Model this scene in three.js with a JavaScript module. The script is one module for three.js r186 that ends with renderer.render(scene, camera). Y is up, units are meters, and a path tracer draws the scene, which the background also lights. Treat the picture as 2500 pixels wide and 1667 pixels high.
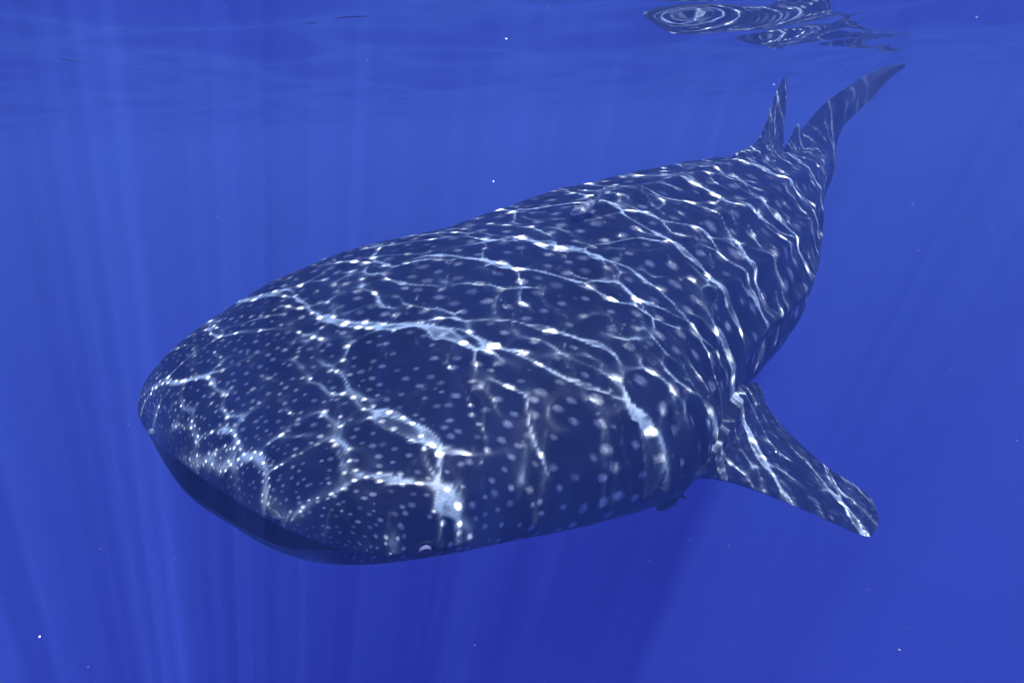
import * as THREE from 'three';
import { mergeGeometries } from 'three/addons/utils/BufferGeometryUtils.js';
import { ImprovedNoise } from 'three/addons/math/ImprovedNoise.js';

// ------------------------------------------------------------------ camera, sky, sun, exposure, water haze
const scene = new THREE.Scene();
const camera = new THREE.PerspectiveCamera(52.2, 1024 / 682, 0.05, 400);
camera.rotation.set(THREE.MathUtils.degToRad(-15.7), 0, THREE.MathUtils.degToRad(-3), 'YXZ');
camera.position.set(0, -0.56, 0);
scene.add(camera);

const clamp = (x, a, b) => Math.min(b, Math.max(a, x));
const EXPOSURE = 15.8;
const DEEP = [0.0016, 0.0022, 0.030];          // light that comes up out of the deep water
const SKY_LOW = [0.01, 0.02, 0.12], SKY_HIGH = [0.19, 0.32, 0.62];
{
  const W = 64, H = 32, data = new Float32Array(W * H * 4);
  for (let r = 0; r < H; r++) {
    const up = Math.sin(((r + 0.5) / H - 0.5) * Math.PI), k = Math.pow(clamp((up - 0.3) / 0.6, 0, 1), 1.5);
    for (let c = 0; c < W; c++) {
      for (let i = 0; i < 3; i++) data[(r * W + c) * 4 + i] = up < 0 ? DEEP[i] : SKY_LOW[i] + (SKY_HIGH[i] - SKY_LOW[i]) * k;
      data[(r * W + c) * 4 + 3] = 1;
    }
  }
  const sky = new THREE.DataTexture(data, W, H, THREE.RGBAFormat, THREE.FloatType);
  sky.mapping = THREE.EquirectangularReflectionMapping; sky.magFilter = sky.minFilter = THREE.LinearFilter; sky.needsUpdate = true;
  scene.background = sky; scene.environment = sky;
}
const sun = new THREE.DirectionalLight(new THREE.Color(1, 0.985, 0.95), 5);
sun.position.set(0.213, 0.942, 0.259).multiplyScalar(40).add(new THREE.Vector3(0.8, -1, -4));
sun.target.position.set(0.8, -1, -4);
sun.castShadow = true; sun.shadow.mapSize.set(4096, 4096);
Object.assign(sun.shadow.camera, { left: -8, right: 8, top: 8, bottom: -8, near: 1, far: 90 });
sun.shadow.radius = 0.35;
scene.add(sun, sun.target);
scene.fog = new THREE.FogExp2(new THREE.Color(0.10, 0.205, 1.0), 0.118);

const renderer = new THREE.WebGLRenderer({ antialias: true });
renderer.toneMapping = THREE.LinearToneMapping;
renderer.toneMappingExposure = EXPOSURE;
renderer.shadowMap.enabled = true;

// ------------------------------------------------------------------ helpers
function rng(seed) { return () => { seed = (seed + 0x6d2b79f5) | 0; let t = Math.imul(seed ^ (seed >>> 15), 1 | seed); t = (t + Math.imul(t ^ (t >>> 7), 61 | t)) ^ t; return ((t ^ (t >>> 14)) >>> 0) / 4294967296; }; }
const perlin = new ImprovedNoise(), noise = (x, y, z = 0) => perlin.noise(x, y, z);
const sstep = (a, b, x) => { const t = clamp((x - a) / (b - a), 0, 1); return t * t * (3 - 2 * t); };
const V = (a) => new THREE.Vector3(a[0], a[1], a[2]);
function tag(o, label, category, kind) { if (label) o.userData.label = label; if (category) o.userData.category = category; if (kind) o.userData.kind = kind; return o; }
function meshOf(name, g, m, parent = scene) { const o = new THREE.Mesh(g, m); o.name = name; o.castShadow = o.receiveShadow = true; parent.add(o); return o; }
function dataMap(n, fill, srgb) {                    // fill(x, y) in 0..1 gives [r, g, b] linear
  const d = new Uint8Array(n * n * 4);
  for (let y = 0; y < n; y++) for (let x = 0; x < n; x++) {
    const c = fill((x + 0.5) / n, (y + 0.5) / n), o = (y * n + x) * 4;
    for (let i = 0; i < 3; i++) { const v = clamp(c[i], 0, 1); d[o + i] = 255 * (srgb ? (v <= 0.0031308 ? v * 12.92 : 1.055 * Math.pow(v, 1 / 2.4) - 0.055) : v); }
    d[o + 3] = 255;
  }
  const t = new THREE.DataTexture(d, n, n); t.magFilter = t.minFilter = THREE.LinearFilter; t.wrapS = t.wrapT = THREE.RepeatWrapping;
  if (srgb) t.colorSpace = THREE.SRGBColorSpace; t.needsUpdate = true; return t;
}

// ------------------------------------------------------------------ water surface
// The underside is a sheet that mirrors everything flatter than the critical angle. Above it hangs an added clear layer that swallows sunlight along its
// thickness, shaped from the computed net to cast the light lines and shafts below.
const TILE = 3.3;                                     // metres after which the ripples repeat
const RN = 1024, rgx = new Float32Array(RN * RN), rgz = new Float32Array(RN * RN);
{
  const R = rng(11), waves = [];
  for (let i = 0; i < 130; i++) {
    const k = 5 + 44 * Math.pow(R(), 1.9), a = -0.81 + (R() + R() + R() - 1.5) * (i % 4 ? .95 : 2.1), kx = Math.round(k * Math.cos(a)), kz = Math.round(k * Math.sin(a)), kk = Math.hypot(kx, kz);
    if (kk < 2) continue;
    waves.push([kx, kz, Math.pow(kk, -1.72) * (0.5 + R()), R() * 6.2832]);
  }
  let s2 = 0;
  for (let y = 0; y < RN; y++) for (let x = 0; x < RN; x++) {
    let gx = 0, gz = 0;
    for (const [kx, kz, A, p] of waves) { const c = Math.cos(6.283185 * (kx * x + kz * y) / RN + p) * A; gx += kx * c; gz += kz * c; }
    const i = y * RN + x; rgx[i] = gx; rgz[i] = gz; s2 += gx * gx + gz * gz;
  }
  const scale = 0.185 / Math.sqrt(s2 / (RN * RN));   // rms slope
  for (let i = 0; i < RN * RN; i++) { rgx[i] *= scale; rgz[i] *= scale; }
}
const bil = (a, n, u, v) => { u = (u - Math.floor(u)) * n; v = (v - Math.floor(v)) * n; const x = u | 0, y = v | 0, fx = u - x, fy = v - y, x1 = (x + 1) % n, y1 = (y + 1) % n; return (a[y * n + x] * (1 - fx) + a[y * n + x1] * fx) * (1 - fy) + (a[y1 * n + x] * (1 - fx) + a[y1 * n + x1] * fx) * fy; };
const FOCUS = 1.0, CN = 1024, net = new Float32Array(CN * CN);   // how thickly the bent rays of the ripples meet a metre down
{
  const w = CN - 1, K = 4, q = 1 / (K * K);
  for (let y = 0; y < CN; y++) for (let x = 0; x < CN; x++) for (let k = 0; k < K * K; k++) {
    const u = (x + (k % K + .5) / K) / CN, v = (y + ((k / K | 0) + .5) / K) / CN;
    const px = (u - bil(rgx, RN, u, v) * 0.25 * FOCUS / TILE) * CN, py = (v - bil(rgz, RN, u, v) * 0.25 * FOCUS / TILE) * CN;
    const ix = Math.floor(px), iy = Math.floor(py), fx = px - ix, fy = py - iy;
    net[((iy & w) * CN) + (ix & w)] += q * (1 - fx) * (1 - fy); net[((iy & w) * CN) + ((ix + 1) & w)] += q * fx * (1 - fy);
    net[(((iy + 1) & w) * CN) + (ix & w)] += q * (1 - fx) * fy; net[(((iy + 1) & w) * CN) + ((ix + 1) & w)] += q * fx * fy;
  }
}
const swell = (() => {
  const R = rng(31), W = [[0.35, -0.3, 0.035, 3.0], [0.9, 0.5, 0.022, 0.4], [0.5, 1.6, 0.018, 4.0]];
  for (let i = 0; i < 16; i++) { const k = 2 + 5.5 * R(), a = 1.15 + (R() - .5) * 2.0; W.push([k * Math.cos(a), k * Math.sin(a), .038 / k * (.5 + R()), R() * 6.28]); }
  for (let i = 0; i < 14; i++) { const k = 8 + 9 * R(), a = 1.2 + (R() - .5) * 2.4; W.push([k * Math.cos(a), k * Math.sin(a), .038 / k * (.5 + R()), R() * 6.28]); }
  return (x, z) => { let y = 0; for (const [a, b, h, p] of W) y += h * Math.sin(a * x + b * z + p); return y; };
})();
const rippleMap = (() => {
  const n = 512, d = new Float32Array(n * n * 4), R = rng(17), W = []; let lo = 1e9, hi = -1e9;
  for (let i = 0; i < 40; i++) { const k = 3 + 15 * R() * R(), a = 1.1 + (R() - .5) * 2.6; W.push([Math.round(k * Math.cos(a)), Math.round(k * Math.sin(a)), Math.pow(k, -1.6) * (.4 + R()), R() * 6.28]); }
  for (let y = 0; y < n; y++) for (let x = 0; x < n; x++) { let h = 0; for (const [a, b, A, p] of W) h += A * Math.sin(6.283185 * (a * x + b * y) / n + p); d[(y * n + x) * 4] = h; lo = Math.min(lo, h); hi = Math.max(hi, h); }
  for (let i = 0; i < n * n; i++) { const k = (d[i * 4] - lo) / (hi - lo); d.set([k, k, k, 1], i * 4); }
  const t = new THREE.DataTexture(d, n, n, THREE.RGBAFormat, THREE.FloatType); t.wrapS = t.wrapT = THREE.RepeatWrapping; t.magFilter = t.minFilter = THREE.LinearFilter; t.needsUpdate = true; return t;
})();
const mirrorMat = new THREE.MeshPhysicalMaterial({ color: 0xffffff, roughness: 0.02, transmission: 1, thickness: 0, ior: 0.75, bumpMap: rippleMap, bumpScale: .014, side: THREE.DoubleSide });   // ior: air seen from within water
const DEEPEST = .022, SWALLOW = 4.2 / DEEPEST;        // greatest thickness of the added layer in metres, and how fast it swallows light
const lightNetMat = new THREE.MeshPhysicalMaterial({ color: 0xffffff, roughness: 0.1, transparent: true, opacity: 0, transmission: 1, thickness: DEEPEST, attenuationColor: new THREE.Color(Math.exp(-1), Math.exp(-1), Math.exp(-1)), attenuationDistance: 1 / SWALLOW, ior: 1.33 });  // added absorbing layer, its thickness shaped to cast the light net on the shark
{
  const grid = (xs, zs, f, flip) => {
    const n = xs.length, pos = new Float32Array(n * zs.length * 3), uv = new Float32Array(n * zs.length * 2), idx = new Uint32Array((n - 1) * (zs.length - 1) * 6); let o = 0, k = 0, q = 0;
    for (const z of zs) for (const x of xs) { pos[o++] = x; pos[o++] = f(x, z); pos[o++] = z; uv[q++] = x / 2.9; uv[q++] = z / 2.9; }
    for (let j = 0; j + 1 < zs.length; j++) for (let i = 0; i + 1 < n; i++) { const a = j * n + i; for (const c of flip ? [a, a + 1, a + n, a + 1, a + n + 1, a + n] : [a, a + n, a + 1, a + 1, a + n, a + n + 1]) idx[k++] = c; }
    const g = new THREE.BufferGeometry(); g.setAttribute('position', new THREE.BufferAttribute(pos, 3)); g.setAttribute('uv', new THREE.BufferAttribute(uv, 2)); g.setIndex(new THREE.BufferAttribute(idx, 1)); g.computeVertexNormals(); return g;
  };
  const X0 = -60, X1 = 60, Z0 = -90, Z1 = 25, step = (lo, a, b, hi, fine, n) => { const s = []; for (let i = n; i > 0; i--) s.push(a + (lo - a) * (i / n) ** 2.6); for (let i = 0, m = Math.round((b - a) / fine); i <= m; i++) s.push(a + (b - a) * i / m); for (let i = 1; i <= n; i++) s.push(b + (hi - b) * (i / n) ** 2.6); return s; };
  const under = grid(step(X0, -6, 6, X1, .04, 80), step(Z0, -13, -1.5, Z1, .04, 80), swell);
  const fx0 = -2.7, fx1 = 4.5, fz0 = -7.1, fz1 = -.3, xs = step(X0, fx0, fx1, X1, .0092, 40), zs = step(Z0, fz0, fz1, Z1, .0092, 40);
  let sum = 0, count = 0;
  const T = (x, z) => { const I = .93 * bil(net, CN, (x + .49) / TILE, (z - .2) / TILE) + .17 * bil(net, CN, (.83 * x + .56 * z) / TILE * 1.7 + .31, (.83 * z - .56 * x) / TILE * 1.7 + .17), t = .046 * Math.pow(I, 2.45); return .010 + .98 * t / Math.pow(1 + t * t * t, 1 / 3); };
  for (let i = 0; i < 40000; i++) { sum += T(i * .137, i * .0713); count++; }
  const mean = sum / count;
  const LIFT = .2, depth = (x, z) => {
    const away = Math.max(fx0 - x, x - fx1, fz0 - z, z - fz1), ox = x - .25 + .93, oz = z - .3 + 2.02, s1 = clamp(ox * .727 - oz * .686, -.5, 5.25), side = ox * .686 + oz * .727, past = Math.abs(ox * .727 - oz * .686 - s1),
      k = Math.max(sstep(-.5, -.02, away), sstep(1.75, 2.05, side), sstep(1.15, 1.5, -side), sstep(0, .4, past));   // beyond the shark the shaped net runs out into a nearly even layer
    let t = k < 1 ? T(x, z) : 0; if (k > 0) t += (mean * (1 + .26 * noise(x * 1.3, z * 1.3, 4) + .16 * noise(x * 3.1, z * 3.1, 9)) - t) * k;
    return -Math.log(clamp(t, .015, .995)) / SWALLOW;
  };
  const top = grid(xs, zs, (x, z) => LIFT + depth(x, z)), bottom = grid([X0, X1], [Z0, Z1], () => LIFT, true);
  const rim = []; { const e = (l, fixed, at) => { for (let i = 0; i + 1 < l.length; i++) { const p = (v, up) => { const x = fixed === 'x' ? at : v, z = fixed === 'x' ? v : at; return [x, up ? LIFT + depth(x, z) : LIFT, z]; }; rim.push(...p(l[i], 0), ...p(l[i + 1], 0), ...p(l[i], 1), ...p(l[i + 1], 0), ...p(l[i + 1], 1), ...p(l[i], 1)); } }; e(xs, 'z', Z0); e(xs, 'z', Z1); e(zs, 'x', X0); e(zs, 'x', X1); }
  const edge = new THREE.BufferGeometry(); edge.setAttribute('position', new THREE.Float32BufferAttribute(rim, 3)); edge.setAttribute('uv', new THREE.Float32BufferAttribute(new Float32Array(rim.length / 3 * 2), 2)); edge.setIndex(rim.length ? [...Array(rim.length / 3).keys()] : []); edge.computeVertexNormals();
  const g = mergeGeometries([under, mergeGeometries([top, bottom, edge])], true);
  tag(meshOf('water', g, [mirrorMat, lightNetMat]), 'rippled water surface seen from below along the top of the picture, with an added light-shaping layer above it', 'water', 'structure');
}

// ------------------------------------------------------------------ whale shark: body surface in the shark's own axes (x its left, y up, z forward; 0 at the mouth)
// <pose>
const SHARK_AT = [-0.9259, -1.5071, -2.0232], SHARK_TURN = [0.0311, -0.35432, -0.02883, 0.93416];
const TT = [0, 0.03, 0.1, 0.2, 0.3, 0.4, 0.5, 0.6, 0.7, 0.8, 0.9, 1];
const WW = [0.674, 0.778, 0.93, 1.075, 0.932, 0.81, 0.758, 0.642, 0.484, 0.338, 0.215, 0.139];
const HH = [0.126, 0.212, 0.347, 0.462, 0.502, 0.543, 0.531, 0.509, 0.46, 0.364, 0.24, 0.157];
const BB = [0.096, 0.16, 0.284, 0.401, 0.518, 0.585, 0.561, 0.467, 0.374, 0.285, 0.196, 0.141];
const LEN = 4.9915, A1 = 0.0911, A2 = 0.7552, A3 = -0.7796, B1 = 0.1078, B2 = 0.1317, B3 = 0.271, TWIST = -0.2412, CAP = 0.0177, CE = 2.1118, CORNER = 0.0872, NOSE = 0.0246, EX0 = 0.8864, EX1 = 1.1689, EXH = 0.7535, EXL = 0.2583;
const PECT = [[[1.096, -0.084, -1.049], [0.935, -0.072, -1.76]], [[1.121, -0.124, -1.132], [0.943, -0.113, -1.931]], [[1.159, -0.179, -1.232], [1.031, -0.182, -1.863]], [[1.224, -0.264, -1.365], [1.143, -0.292, -1.894]], [[1.308, -0.372, -1.517], [1.258, -0.415, -1.975]], [[1.399, -0.488, -1.675], [1.347, -0.519, -2.085]], [[1.457, -0.562, -1.779], [1.415, -0.592, -2.136]], [[1.481, -0.596, -1.839], [1.466, -0.627, -2.076]], [[1.493, -0.616, -1.887], [1.488, -0.631, -1.983]]], PECT_N = [-0.675, -0.724, 0.14];
const DORS = [[[0.085, 0.706, -3.469], [0.095, 0.652, -4.246]], [[0.076, 0.755, -3.804], [0.084, 0.709, -4.264]], [[0.058, 0.856, -3.968], [0.062, 0.831, -4.301]], [[0.035, 0.982, -4.119], [0.038, 0.969, -4.366]], [[0.017, 1.081, -4.246], [0.018, 1.076, -4.409]], [[0.004, 1.154, -4.347], [0.006, 1.143, -4.411]]], DORS_N = [0.984, 0.178, 0];
const CAUD = [[[0.129, 0.044, -4.903], [0.151, 0.041, -4.939]], [[0.096, 0.163, -4.897], [0.17, 0.134, -5.01]], [[0.06, 0.298, -4.892], [0.176, 0.252, -5.069]], [[0.03, 0.399, -4.884], [0.181, 0.317, -5.103]], [[-0.007, 0.515, -4.87], [0.183, 0.366, -5.127]], [[-0.033, 0.598, -4.859], [0.179, 0.442, -5.151]], [[-0.038, 0.679, -4.884], [0.173, 0.499, -5.166]], [[-0.032, 0.739, -4.92], [0.165, 0.598, -5.193]], [[-0.013, 0.801, -4.978], [0.165, 0.686, -5.229]], [[0.011, 0.864, -5.043], [0.17, 0.731, -5.257]], [[0.035, 0.921, -5.108], [0.18, 0.776, -5.292]], [[0.129, 1.055, -5.321], [0.224, 0.865, -5.403]], [[0.234, 1.162, -5.542], [0.279, 0.961, -5.535]], [[0.348, 1.235, -5.764], [0.344, 1.104, -5.704]], [[0.412, 1.238, -5.873], [0.423, 1.214, -5.883]]], CAUD_N = [0.841, 0.207, 0.5];
const DOR2 = [[[0.058, 0.664, -4.374], [0.07, 0.61, -4.845]], [[0.042, 0.734, -4.506], [0.054, 0.683, -4.81]], [[0.029, 0.792, -4.629], [0.037, 0.756, -4.765]], [[0.022, 0.823, -4.693], [0.025, 0.808, -4.734]]], DOR2_N = [0.975, 0.222, 0];
const EYE_AT = [0.0235, -0.0400];
// </pose>
const slopes = (f) => f.map((_, i) => { if (i === 0) return (f[1] - f[0]) / (TT[1] - TT[0]); if (i === f.length - 1) return (f[i] - f[i - 1]) / (TT[i] - TT[i - 1]); const a = TT[i] - TT[i - 1], b = TT[i + 1] - TT[i]; return (a * a * f[i + 1] - b * b * f[i - 1] + (b * b - a * a) * f[i]) / (a * b * (a + b)); });
const MW = slopes(WW), MH = slopes(HH), MB = slopes(BB);
function along(f, m, t) { let i = 0; while (i < TT.length - 2 && t > TT[i + 1]) i++; const h = TT[i + 1] - TT[i], s = (t - TT[i]) / h, s2 = s * s, s3 = s2 * s; return (2 * s3 - 3 * s2 + 1) * f[i] + (s3 - 2 * s2 + s) * h * m[i] + (-2 * s3 + 3 * s2) * f[i + 1] + (s3 - s2) * h * m[i + 1]; }
const spine = (t) => ({ c: [A1 * t + A2 * t * t + A3 * t ** 3, B1 * t + B2 * t * t + B3 * t ** 3, -LEN * t], cs: Math.cos(TWIST * t), sn: Math.sin(TWIST * t) });
const GAPE = 0.20;
const KEELS = [[1.5708, .022, .09], [1.05, .026, .075], [.64, .028, .07], [.22, .022, .07]];
const GILLS = [.165, .187, .209, .231, .253];
function skinPoint(t, a) {                            // a: 0 the shark's left side, pi/2 its back, -pi/2 its belly
  const { c, cs, sn } = spine(t), ca = Math.cos(a), sa = Math.sin(a), W = along(WW, MW, t), H = sa > 0 ? along(HH, MH, t) : along(BB, MB, t);
  const cap = Math.pow(clamp(1 - Math.pow(1 - clamp(t / CAP, 0, 1), CE), 0, 1), 1 / CE), front = sa > 0 ? 0.66 - .13 * sstep(-.35, .6, -ca) : EXH, ex = front + (EX0 + (EX1 - EX0) * t - front) * sstep(0, EXL, t);
  const pw = (x) => Math.sign(x) * Math.pow(Math.abs(x), ex);
  let X = W * pw(ca) * (1 - (sa > 0 ? .55 : 1) * CORNER * (1 - cap)), Y = H * pw(sa) * cap, Z = (NOSE + (sa > 0 ? .042 : .02)) * (1 - Math.abs(pw(ca)) ** 3) * Math.exp(-t / .05);
  if (t < .04) Y += .006 * noise(ca * 3.2, 3, t * 20) * (1 - t / .04);
  let swell = 0;                                      // keels along the flanks, grooves of the gill slits, uneven flesh
  const side = Math.abs(Math.atan2(sa, Math.abs(ca)));
  for (const [k, h, w] of KEELS) if (sa > -.1) swell += h * sstep(.22, .45, t) * (1 - sstep(.62, .92, t)) * Math.exp(-(((side - k) / w) ** 2));
  const up = Math.atan2(sa, Math.abs(ca));
  for (let i = 0; i < 5; i++) { const at = GILLS[i] + .012 * up * up - .010 * up; swell -= .017 * Math.exp(-(((t - at) / .0028) ** 2)) * sstep(-.50, -.25, up) * (1 - sstep(.25, .50, up)); swell += .003 * Math.exp(-(((t - at - .008) / .006) ** 2)) * sstep(-.50, -.25, up) * (1 - sstep(.25, .50, up)); }
  swell += sstep(.03, .12, t) * (.010 * noise(t * 22, ca * 3.1, sa * 3.1) + .004 * noise(t * 60, ca * 8 + 7, sa * 8));
  X += ca * swell; Y += sa * swell;
  if (sa < 0) { Y *= 1 - (.34 + .13 * sstep(-.2, .8, ca)) * Math.exp(-((t / .13) ** 2)); const xn = Math.abs(ca), drop = GAPE * (1 - xn ** 2.4) * (1 - .5 * ca) * Math.exp(-((t / .085) ** 2)); Y -= drop; Z -= .05 * (1 - xn ** 2) * Math.exp(-t / .04); }
  return [c[0] + X * cs + Y * -sn, c[1] + X * sn + Y * cs, c[2] + Z];
}
// texture rows follow the skin's own length from the lip back, half of them for the first 1.3 m
const ARC = (() => { const t = [], d = []; let p = null, sum = 0; for (let i = 0; i <= 3000; i++) { const u = i / 3000, v = u < .4 ? .05 * (u / .4) ** 2 : .05 + .95 * (u - .4) / .6, q = V(skinPoint(v, 1.2)); if (p) sum += p.distanceTo(q); p = q; t.push(v); d.push(sum); } return { t, d, all: sum }; })();
const look = (x, xs, ys) => { let lo = 0, hi = xs.length - 1; if (x <= xs[0]) return ys[0]; if (x >= xs[hi]) return ys[hi]; while (hi - lo > 1) { const m = (lo + hi) >> 1; if (xs[m] <= x) lo = m; else hi = m; } return ys[lo] + (ys[hi] - ys[lo]) * (x - xs[lo]) / (xs[hi] - xs[lo]); };
const arcOf = (t) => look(t, ARC.t, ARC.d), tOf = (d) => look(d, ARC.d, ARC.t);
const rowOf = (d) => d < 1.3 ? .5 * d / 1.3 : .5 + .5 * (d - 1.3) / (ARC.all - 1.3), distOf = (r) => r < .5 ? r * 2.6 : 1.3 + (r - .5) * 2 * (ARC.all - 1.3);
function bodyGeometry() {
  const ts = []; for (let i = 0; i <= 620; i++) { const s = i / 620; ts.push(s < .16 ? .03 * (s / .16) ** 1.6 : s < .72 ? .03 + .37 * (s - .16) / .56 : .4 + .6 * (s - .72) / .28); }
  const NA = 320, pos = [], uv = [], idx = [], n = NA + 1;
  ts.forEach((t) => {                                   // across the texture by the length round the ring
    const ring = [], len = [0]; for (let j = 0; j <= NA; j++) { ring.push(skinPoint(t, -Math.PI / 2 + j / NA * Math.PI * 2)); if (j) len.push(len[j - 1] + Math.hypot(ring[j][0] - ring[j - 1][0], ring[j][1] - ring[j - 1][1], ring[j][2] - ring[j - 1][2])); }
    const row = rowOf(arcOf(t)), half = len[NA / 2], rest = len[NA] - half;
    for (let j = 0; j <= NA; j++) { pos.push(...ring[j]); uv.push(j <= NA / 2 ? .5 * len[j] / half : .5 + .5 * (len[j] - half) / rest, row); }
  });
  for (let i = 0; i + 1 < ts.length; i++) for (let j = 0; j < NA; j++) { const a = i * n + j; idx.push(a, a + 1, a + n, a + 1, a + n + 1, a + n); }
  const g = new THREE.BufferGeometry(); g.setAttribute('position', new THREE.Float32BufferAttribute(pos, 3)); g.setAttribute('uv', new THREE.Float32BufferAttribute(uv, 2)); g.setIndex(idx); g.computeVertexNormals();
  const N = g.attributes.normal, v = new THREE.Vector3(), w = new THREE.Vector3();
  for (let i = 0; i < ts.length; i++) { v.fromBufferAttribute(N, i * n).add(w.fromBufferAttribute(N, i * n + NA)).normalize(); N.setXYZ(i * n, v.x, v.y, v.z); N.setXYZ(i * n + NA, v.x, v.y, v.z); }
  return g;
}
// a fin from pairs [leading edge, trailing edge], base first: smooth sections, rounded front, thin back, a flare where it leaves the body
function finGeometry(pairs, thick, flare, inward, nrm, reach = .09) {   // inward null: a tail, tapering to a tip at both ends
  const le = new THREE.CatmullRomCurve3(pairs.map((p) => V(p[0])), false, 'centripetal'), te = new THREE.CatmullRomCurve3(pairs.map((p) => V(p[1])), false, 'centripetal');
  const NS = 110, NC = 28, pos = [], uv = [], idx = [], n = 2 * NC, nor = V(nrm).normalize(), mid = (p) => V(p[0]).lerp(V(p[1]), .5), base = mid(pairs[0]), last = pairs[pairs.length - 1], span = base.distanceTo(mid(last)), root = inward ? .10 : 0;
  for (let i = 0; i <= NS; i++) {
    const s = i / NS, sp = Math.max(0, (s - root) / (1 - root)), L = le.getPoint(sp), T = te.getPoint(sp), chord = L.distanceTo(T), along = sp * span;
    if (inward) { const off = V(inward).multiplyScalar(Math.max(0, 1 - s / root)); L.add(off); T.add(off); }
    const blend = inward ? Math.exp(-along / reach) : Math.exp(-(((sp - .40) / .13) ** 2));
    const th = inward ? (thick * (1 - .72 * sp) + flare * blend) * Math.sqrt(clamp(1 - sp ** 6, 0, 1)) : (thick * (1 - .6 * Math.abs(sp - .4)) + flare * blend) * Math.sqrt(clamp(1 - Math.abs(2 * sp - 1) ** 6, 0, 1));
    for (let j = 0; j < n; j++) {
      const k = j / n * 2 * Math.PI, xc = .5 - .5 * Math.cos(k), naca = 2.6 * (.2969 * Math.sqrt(xc) - .126 * xc - .3516 * xc * xc + .2843 * xc ** 3 - .1015 * xc ** 4), oval = Math.abs(Math.sin(k)) * .75;
      const yc = Math.sign(Math.sin(k)) * (naca + (oval - naca) * blend * .7), p = L.clone().lerp(T, xc + (xc - .5) * blend * flare * .5 / Math.max(chord, .1));
      p.addScaledVector(nor, yc * th + .006 * Math.sin(sp * 7 + xc * 5) * sp + .004 * noise(sp * 9, xc * 4, 5) * sp);
      pos.push(p.x, p.y, p.z); uv.push(chord * xc + .13 * i / NS, along);
    }
  }
  for (let i = 0; i < NS; i++) for (let j = 0; j < n; j++) { const a = i * n + j, b = i * n + (j + 1) % n; idx.push(a, b, a + n, b, b + n, a + n); }
  const cap = (row, p, flip) => { const c = pos.length / 3, m = mid(p); pos.push(m.x, m.y, m.z); uv.push(.1, row ? span : 0); for (let j = 0; j < n; j++) idx.push(row * n + (flip ? (j + 1) % n : j), row * n + (flip ? j : (j + 1) % n), c); };
  cap(NS, last); if (!inward) cap(0, pairs[0], true);
  const g = new THREE.BufferGeometry(); g.setAttribute('position', new THREE.Float32BufferAttribute(pos, 3)); g.setAttribute('uv', new THREE.Float32BufferAttribute(uv, 2)); g.setIndex(idx); g.computeVertexNormals(); return g;
}
// the other pectoral hangs steeper, hidden behind the body; the pelvic fin lies along the rear flank
const PECR = PECT.map(([l, t]) => [l, t].map(([x, y, z]) => { const dx = x - 1.0, dy = y + .08, c = Math.cos(-.75), s = Math.sin(-.75); return [-.86 - (dx * c - dy * s), -.1 + dx * s + dy * c, z]; }));
function pelvic(sgn) { const P = (t, a, o) => { const p = skinPoint(t, a), { c } = spine(t), d = V(p).sub(V(c)).normalize(); d.y -= .35; return V(p).addScaledVector(d.normalize(), o).toArray(); }, A = sgn > 0 ? -.62 : Math.PI + .62; return [[P(.56, A, 0), P(.64, A, 0)], [P(.585, A, .05), P(.655, A, .03)], [P(.607, A, .09), P(.665, A, .065)], [P(.632, A, .12), P(.672, A, .10)], [P(.655, A, .13), P(.672, A, .12)]]; }

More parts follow.
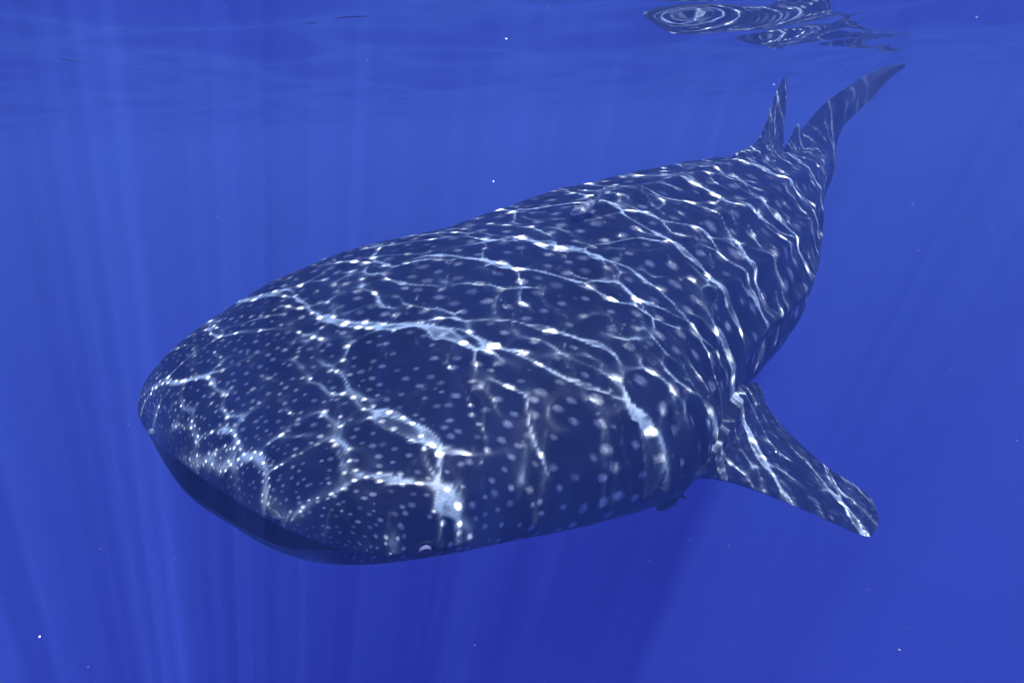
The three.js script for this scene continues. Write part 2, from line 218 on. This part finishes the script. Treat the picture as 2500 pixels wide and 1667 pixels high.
// skin: dark blue grey above, pale belly, pale spots small and crowded on the snout, larger and in rows behind
const skinMap = (() => {
  const N = 2048, f = new Float32Array(N * N), R = rng(5), cell = new Map();
  const girth = (t) => { let s = 0, p = null; for (let i = 0; i <= 32; i++) { const q = skinPoint(t, i / 32 * 6.2832); if (p) s += Math.hypot(q[0] - p[0], q[1] - p[1], q[2] - p[2]); p = q; } return s; };
  const gir = []; for (let i = 0; i <= 100; i++) gir.push(girth(i / 100));
  const spots = [];
  const add = (d, v, r, el, k) => spots.push([d, v, r, el, k]);
  const spacing = (d) => .028 + .016 * sstep(.10, .35, d) + .052 * sstep(.35, 1.2, d) + .045 * sstep(1.2, 2.6, d), gAt = (d) => gir[clamp(Math.round(tOf(d) * 100), 0, 100)];
  for (let d = .016, row = 0; d < ARC.all - .05; row++) {
    const w = spacing(d), n = Math.max(6, Math.round(gAt(d) / (w * 1.05))), head = 1 - sstep(.6, 1.3, d), shift = R();
    for (let i = 0; i < n; i++) {
      if (R() < .10) continue;
      add(d + (R() - .5) * w * (.35 + .35 * head), (i + .5 * (row % 2) + shift + (R() - .5) * (.35 + .3 * head)) / n, w * (.16 + .10 * R()), .85 + .35 * R(), .40 + .6 * R());
      if (R() < .35 * (1 - head)) add(d + w * (.3 + .4 * R()), (i + R()) / n, w * .10, 1, .15 + .2 * R());
    }
    d += w * .92;
  }
  for (const [d, v, r, el, k] of spots) {
    const rv = r * el / gAt(d) * N, y0 = Math.floor(rowOf(Math.max(0, d - r * 1.5)) * N), y1 = Math.ceil(rowOf(d + r * 1.5) * N), x0 = v * N, ph = R() * 50;
    for (let y = y0; y <= y1; y++) { if (y < 0 || y >= N) continue; const ty = (distOf((y + .5) / N) - d) / r;
      for (let x = Math.floor(x0 - rv * 1.5); x <= x0 + rv * 1.5; x++) { const tx = (x + .5 - x0) / rv, q = Math.hypot(tx, ty) + .22 * noise(tx * 1.6 + ph, ty * 1.6, ph) + .22 * noise(tx * 5 + ph, ty * 5, 3); if (q < 1.4) { const i = y * N + ((x % N) + N) % N; f[i] = Math.max(f[i], k * (1 - sstep(.20, 1.28, q))); } } }
  }
  const out = new Uint8Array(N * N * 4), dark = [.027, .042, .074], pale = [.60, .67, .71], belly = [.30, .34, .37];
  for (let y = 0; y < N; y++) { const Z = distOf((y + .5) / N), t = tOf(Z), gl = gir[clamp(Math.round(t * 100), 0, 100)];
    for (let x = 0; x < N; x++) {
      const v = (x + .5) / N, a = -Math.PI / 2 + v * 6.28318, wrapv = Math.cos(v * 6.28318) * gl / 6.28, wrapw = Math.sin(v * 6.28318) * gl / 6.28;
      const n1 = noise(Z * 3.1, wrapv * 3.1, wrapw * 3.1), n2 = noise(Z * 17, wrapv * 17, wrapw * 17 + 9), n3 = noise(Z * 70, wrapv * 70, wrapw * 70 + 4);
      const bars = sstep(.30, .42, t) * Math.pow(.5 + .5 * Math.sin(Z * 42 + 1.3 * n1), 10) * (.5 + .5 * n2);
      const low = sstep(-.10, -.46, Math.asin(Math.sin(a)) + .12 * n1 + .05 * n2 + (t < .1 ? .22 * (1 - t / .1) : 0));
      const edge = 1 - sstep(.02, .13, Z + .03 * n2);                       // paler skin along the lip
      let s = f[y * N + x] * (1 - .75 * low) * (1 - .45 * edge); s = clamp(s * (.92 + .45 * n3), 0, 1);
      const m = 1 + .30 * n1 + .26 * n2 + .16 * n3;
      for (let i = 0; i < 3; i++) {
        let c = dark[i] * m; c += (belly[i] * (1 + .14 * n1 + .1 * n2) - c) * low; c += ([.055, .072, .10][i] - c) * edge * .7; c += ([.16, .19, .22][i] - c) * bars * .35 * (1 - low); c += (pale[i] - c) * s;
        const g = clamp(c, 0, 1); out[(y * N + x) * 4 + i] = 255 * (g <= .0031308 ? g * 12.92 : 1.055 * Math.pow(g, 1 / 2.4) - .055);
      }
      out[(y * N + x) * 4 + 3] = 255;
    } }
  const tex = new THREE.DataTexture(out, N, N); tex.magFilter = tex.minFilter = THREE.LinearFilter; tex.wrapS = THREE.RepeatWrapping; tex.colorSpace = THREE.SRGBColorSpace; tex.needsUpdate = true; return tex;
})();
const finMap = (() => {
  const R = rng(8), sp = []; for (let i = 0; i < 620; i++) sp.push([R(), R(), .009 + .012 * R(), .25 + .6 * R(), R() * 40]);
  const grid = new Map(); sp.forEach((s) => { const k = (Math.floor(s[0] * 12) + ',' + Math.floor(s[1] * 12)); if (!grid.has(k)) grid.set(k, []); grid.get(k).push(s); });
  return dataMap(1024, (u, v) => {
    let s = 0; const cu = Math.floor(u * 12), cv = Math.floor(v * 12);
    for (let a = -1; a < 2; a++) for (let b = -1; b < 2; b++) for (const q of grid.get(((cu + a + 12) % 12) + ',' + ((cv + b + 12) % 12)) ?? []) { let du = Math.abs(u - q[0]), dv = Math.abs(v - q[1]); du = Math.min(du, 1 - du); dv = Math.min(dv, 1 - dv); if (du < .05 && dv < .05) s = Math.max(s, q[3] * (1 - sstep(.4, 1.2, Math.hypot(du / .8, dv) / q[2] + .25 * noise(u * 90, v * 90, q[4])))); }
    const m = 1 + .35 * noise(u * 6, v * 6, 2) + .3 * noise(u * 25, v * 25, 5) + .2 * noise(u * 90, v * 90, 7);
    return [.046 * m + .22 * s, .064 * m + .27 * s, .098 * m + .30 * s];
  }, true);
})();
const skinBump = dataMap(512, (u, v) => { const k = .5 + .25 * noise(u * 16, v * 16, 1) + .2 * noise(u * 64, v * 64, 2) + .15 * noise(u * 140, v * 140, 3); return [k, k, k]; });
const bodyBump = skinBump.clone(); bodyBump.repeat.set(8, 8); bodyBump.needsUpdate = true;
const finBump = skinBump.clone(); finBump.repeat.set(2, 2); finBump.needsUpdate = true;
const skinMat = new THREE.MeshPhysicalMaterial({ map: skinMap, bumpMap: bodyBump, bumpScale: .0022, roughness: .55, specularIntensity: .35, side: THREE.DoubleSide });
const finMat = new THREE.MeshPhysicalMaterial({ map: finMap, bumpMap: finBump, bumpScale: .0018, roughness: .55, specularIntensity: .35, side: THREE.DoubleSide });

const tailMat = new THREE.MeshPhysicalMaterial({ map: dataMap(256, (u, v) => { const m = 1 + .35 * noise(u * 6, v * 6, 2) + .3 * noise(u * 25, v * 25, 5); return [.034 * m, .048 * m, .076 * m]; }, true), bumpMap: finBump, bumpScale: .0018, roughness: .55, specularIntensity: .35, side: THREE.DoubleSide });
const shark = new THREE.Group(); shark.name = 'whale_shark';
shark.position.set(...SHARK_AT); shark.quaternion.set(...SHARK_TURN).normalize(); scene.add(shark);
tag(shark, 'huge dark blue whale shark with pale spots swimming under the rippled water surface', 'shark');
{
  const trunk = bodyGeometry(), inX = [-.16, .04, 0];
  const fins = [finGeometry(PECT, .036, .10, [-.24, .08, -.02], PECT_N, .20), finGeometry(PECR, .034, .045, [.22, .02, 0], [.5, -.2, .1]), finGeometry(DORS, .030, .060, [0, -.16, .02], DORS_N, .10),
    finGeometry(pelvic(1), .018, .016, [-.1, .05, 0], [-.5, -.8, 0]), finGeometry(pelvic(-1), .018, .016, [.1, .05, 0], [.5, -.8, 0])];
  const tail = [finGeometry(CAUD, .030, .085, null, CAUD_N), finGeometry(DOR2, .016, .030, [0, -.10, .02], DOR2_N, .05)];
  const all = mergeGeometries([trunk, mergeGeometries(fins), mergeGeometries(tail)], true);
  const body = meshOf('body', all, [skinMat, finMat, tailMat], shark); body.userData.label = 'spotted body with fins and tail';
}
{                                                      // inside of the open mouth, from the upper lip back and round to the lower lip
  const pos = [], idx = [], NA = 120, NR = 18;
  for (let j = 0; j <= NA; j++) { const a = .02 + (Math.PI - .04) * j / NA, p = V(skinPoint(.0004, a)), q = V(skinPoint(.0004, -a)), back = .42 * Math.sin(a) ** .5;
    for (let i = 0; i <= NR; i++) { const s = i / NR, k = Math.sin(s * Math.PI) ** .7, o = p.clone().lerp(q, s); o.z -= back * k; o.x *= 1 - .10 * k; o.y -= .05 * k * Math.sin(a); pos.push(o.x, o.y, o.z); } }
  for (let j = 0; j < NA; j++) for (let i = 0; i < NR; i++) { const a = j * (NR + 1) + i; idx.push(a, a + 1, a + NR + 1, a + 1, a + NR + 2, a + NR + 1); }
  const g = new THREE.BufferGeometry(); g.setAttribute('position', new THREE.Float32BufferAttribute(pos, 3)); g.setIndex(idx); g.computeVertexNormals();
  meshOf('mouth', g, new THREE.MeshStandardMaterial({ color: new THREE.Color(.022, .025, .036), roughness: .8, side: THREE.DoubleSide }), shark).userData.label = 'dark inside of the slightly open wide mouth';
}
for (const a of [1.14, Math.PI - 1.14]) {             // nostril flaps on the upper lip
  const g = new THREE.SphereGeometry(1, 28, 18); g.scale(.034, .011, .020); const p = g.attributes.position; for (let i = 0; i < p.count; i++) p.setY(i, p.getY(i) + .004 * noise(p.getX(i) * 60, p.getZ(i) * 60, 2)); g.computeVertexNormals();
  const o = meshOf('nostril', g, finMat, shark), q = skinPoint(.0006, a); o.position.set(q[0], q[1] - .002, q[2] - .004); o.rotation.set(.35, 0, a < 1.57 ? -.12 : .12);
}
function eye(t, a) {
  const p = V(skinPoint(t, a)), n = V(skinPoint(t, a + .02)).sub(p).cross(V(skinPoint(t + .004, a)).sub(p)).normalize(); if (n.dot(p.clone().sub(V(spine(t).c))) < 0) n.negate();
  const e = new THREE.Group(); e.name = 'eye'; e.position.copy(p).addScaledVector(n, -.004); e.quaternion.setFromUnitVectors(new THREE.Vector3(0, 0, 1), n); shark.add(e);
  const pale = new THREE.MeshPhysicalMaterial({ color: new THREE.Color(.78, .80, .76), roughness: .2, clearcoat: .6 }), black = new THREE.MeshPhysicalMaterial({ color: new THREE.Color(.005, .005, .010), roughness: .12, clearcoat: 1 }), lid = new THREE.MeshStandardMaterial({ color: new THREE.Color(.010, .014, .022), roughness: .6 });
  const up = new THREE.Vector3(0, 1, 0).applyQuaternion(e.quaternion.clone().invert()), roll = Math.atan2(up.y, up.x) - Math.PI / 2; e.rotateZ(roll);   // its own y now points up the head
  meshOf('eyeball', new THREE.SphereGeometry(.020, 40, 28), pale, e).scale.z = .8;
  const pupil = new THREE.SphereGeometry(.0206, 36, 16, 0, Math.PI * 2, 0, .78); pupil.rotateX(Math.PI / 2 + .42);
  meshOf('pupil', pupil, black, e).scale.z = .82;
  const ring = meshOf('eyelid', new THREE.TorusGeometry(.0215, .0062, 14, 48), lid, e); ring.position.z = .006; ring.scale.set(1.15, .92, 1);
  return e;
}
eye(EYE_AT[0] + .004, EYE_AT[1] + .03); eye(EYE_AT[0] + .004, Math.PI - EYE_AT[1] - .03);

// ------------------------------------------------------------------ remoras riding on the shark
function remora(size, tones) {
  const g = new THREE.Group(); g.name = 'remora';
  const NS = 60, NA = 28, pos = [], uv = [], idx = [];
  const wide = [[0, .02], [.04, .065], [.12, .095], [.28, .10], [.5, .082], [.72, .05], [.88, .024], [1, .018]], tall = [[0, .015], [.05, .045], [.15, .07], [.3, .085], [.5, .078], [.72, .05], [.88, .026], [1, .03]];
  const at = (f, s) => { let i = 0; while (i < f.length - 2 && s > f[i + 1][0]) i++; const k = clamp((s - f[i][0]) / (f[i + 1][0] - f[i][0]), 0, 1); return f[i][1] + (f[i + 1][1] - f[i][1]) * k * k * (3 - 2 * k); };
  for (let i = 0; i <= NS; i++) { const s = i / NS; for (let j = 0; j <= NA; j++) { const a = j / NA * 6.28318; pos.push(Math.cos(a) * at(wide, s) * size + .03 * size * Math.sin(s * 3), Math.sin(a) * at(tall, s) * size, -s * size); uv.push(j / NA, s); } }
  for (let i = 0; i < NS; i++) for (let j = 0; j < NA; j++) { const a = i * (NA + 1) + j; idx.push(a, a + 1, a + NA + 1, a + 1, a + NA + 2, a + NA + 1); }
  const b = new THREE.BufferGeometry(); b.setAttribute('position', new THREE.Float32BufferAttribute(pos, 3)); b.setAttribute('uv', new THREE.Float32BufferAttribute(uv, 2)); b.setIndex(idx); b.computeVertexNormals();
  const fin = (pts, t, nrm) => { const f = finGeometry(pts.map(([l, e]) => [l.map((x) => x * size), e.map((x) => x * size)]), t * size, 0, [0, 0, 0], nrm); return f; };
  const fins = [fin([[[.03, .0, -.90], [.03, -.02, -1.0]], [[.02, .06, -.98], [.02, .03, -1.04]], [[.02, .11, -1.06], [.02, .09, -1.09]]], .012, [1, 0, 0]), fin([[[.03, .0, -.90], [.03, .02, -1.0]], [[.02, -.06, -.98], [.02, -.03, -1.04]], [[.02, -.10, -1.05], [.02, -.08, -1.08]]], .012, [1, 0, 0]),
    fin([[[.03, .06, -.55], [.03, .05, -.78]], [[.03, .11, -.64], [.03, .07, -.80]], [[.03, .12, -.72], [.03, .10, -.80]]], .010, [1, 0, 0]),
    ...[-1, 1].map((q) => fin([[[q * .08, -.01, -.26], [q * .08, -.01, -.36]], [[q * .15, -.03, -.32], [q * .13, -.02, -.41]], [[q * .19, -.04, -.42], [q * .17, -.035, -.45]]], .012, [0, 1, 0]))];
  const map = dataMap(256, (u, v) => { const n = 1 + .35 * noise(u * 9, v * 16, 3) + .3 * noise(u * 30, v * 50, 8), st = Math.exp(-(((Math.abs(u < .5 ? u - .02 : u - .98) * 1) / .05) ** 2)) + Math.exp(-(((u - .48) / .05) ** 2)); return tones.map((c) => c * n * (1 - .55 * clamp(st, 0, 1))); }, true);
  const m = new THREE.MeshPhysicalMaterial({ map, roughness: .5, specularIntensity: .5, side: THREE.DoubleSide });
  meshOf('body', mergeGeometries([b, ...fins]), m, g);
  const disc = new THREE.SphereGeometry(1, 24, 12); disc.scale(.055 * size, .012 * size, .115 * size); disc.translate(.006 * size, .068 * size, -.13 * size);
  meshOf('sucking_disc', disc, new THREE.MeshStandardMaterial({ color: new THREE.Color(...tones.map((c) => c * .8)), roughness: .7 }), g);
  for (const q of [-1, 1]) { const o = new THREE.Group(); const e = meshOf('eye', new THREE.SphereGeometry(.014 * size, 16, 12), new THREE.MeshPhysicalMaterial({ color: new THREE.Color(.01, .01, .015), roughness: .15 }), g); e.position.set(q * .092 * size, .015 * size, -.13 * size); }
  return g;
}
function ride(fish, t, a, yaw, lift, over = 1) {                  // lay a fish on the shark's skin, head forward
  shark.updateMatrixWorld(true);
  const p = V(skinPoint(t, a)), along = V(skinPoint(t - .01, a)).sub(V(skinPoint(t + .01, a))).normalize(), n = V(skinPoint(t, a + .02)).sub(p).cross(along).normalize(); if (n.dot(p.clone().sub(V(spine(t).c))) < 0) n.negate();
  const f = along.applyAxisAngle(n, yaw), y = n.clone().multiplyScalar(over), x = y.clone().cross(f).normalize(), q = new THREE.Quaternion().setFromRotationMatrix(new THREE.Matrix4().makeBasis(x, y, f));
  fish.position.copy(shark.localToWorld(p.addScaledVector(n, lift))); fish.quaternion.copy(shark.quaternion).multiply(q); scene.add(fish); return fish;
}
tag(ride(remora(.28, [.46, .52, .58]), .318, 1.50, .20, .036), 'small pale grey remora riding on the back of the whale shark', 'remora');
const under = remora(.165, [.05, .06, .09]); under.name = 'remora_001';
tag(ride(under, .198, -.50, 0, .030, -1), 'small dark remora under the belly where the near pectoral fin begins', 'remora');

// ------------------------------------------------------------------ drifting specks in the water
{
  const R = rng(21), n = 5200, g = new THREE.SphereGeometry(1, 8, 6), m = new THREE.MeshStandardMaterial({ color: new THREE.Color(.75, .78, .78), roughness: .8 }), o = new THREE.InstancedMesh(g, m, n), M = new THREE.Matrix4(), q = new THREE.Quaternion();
  for (let i = 0; i < n; i++) {
    const r = .0005 + .0016 * Math.pow(R(), 4), l = 1 + 1.8 * R() * R();
    q.setFromEuler(new THREE.Euler(R() * 6, R() * 6, R() * 6));
    M.compose(new THREE.Vector3(-4.5 + 9 * R(), -4.2 + 4.0 * R(), -1.25 - 6 * R()), q, new THREE.Vector3(r, r * l, r)); o.setMatrixAt(i, M);
  }
  o.name = 'plankton'; o.castShadow = o.receiveShadow = true; scene.add(o); tag(o, 'tiny pale specks of plankton drifting through the blue water', 'plankton', 'stuff');
}
renderer.render(scene, camera);
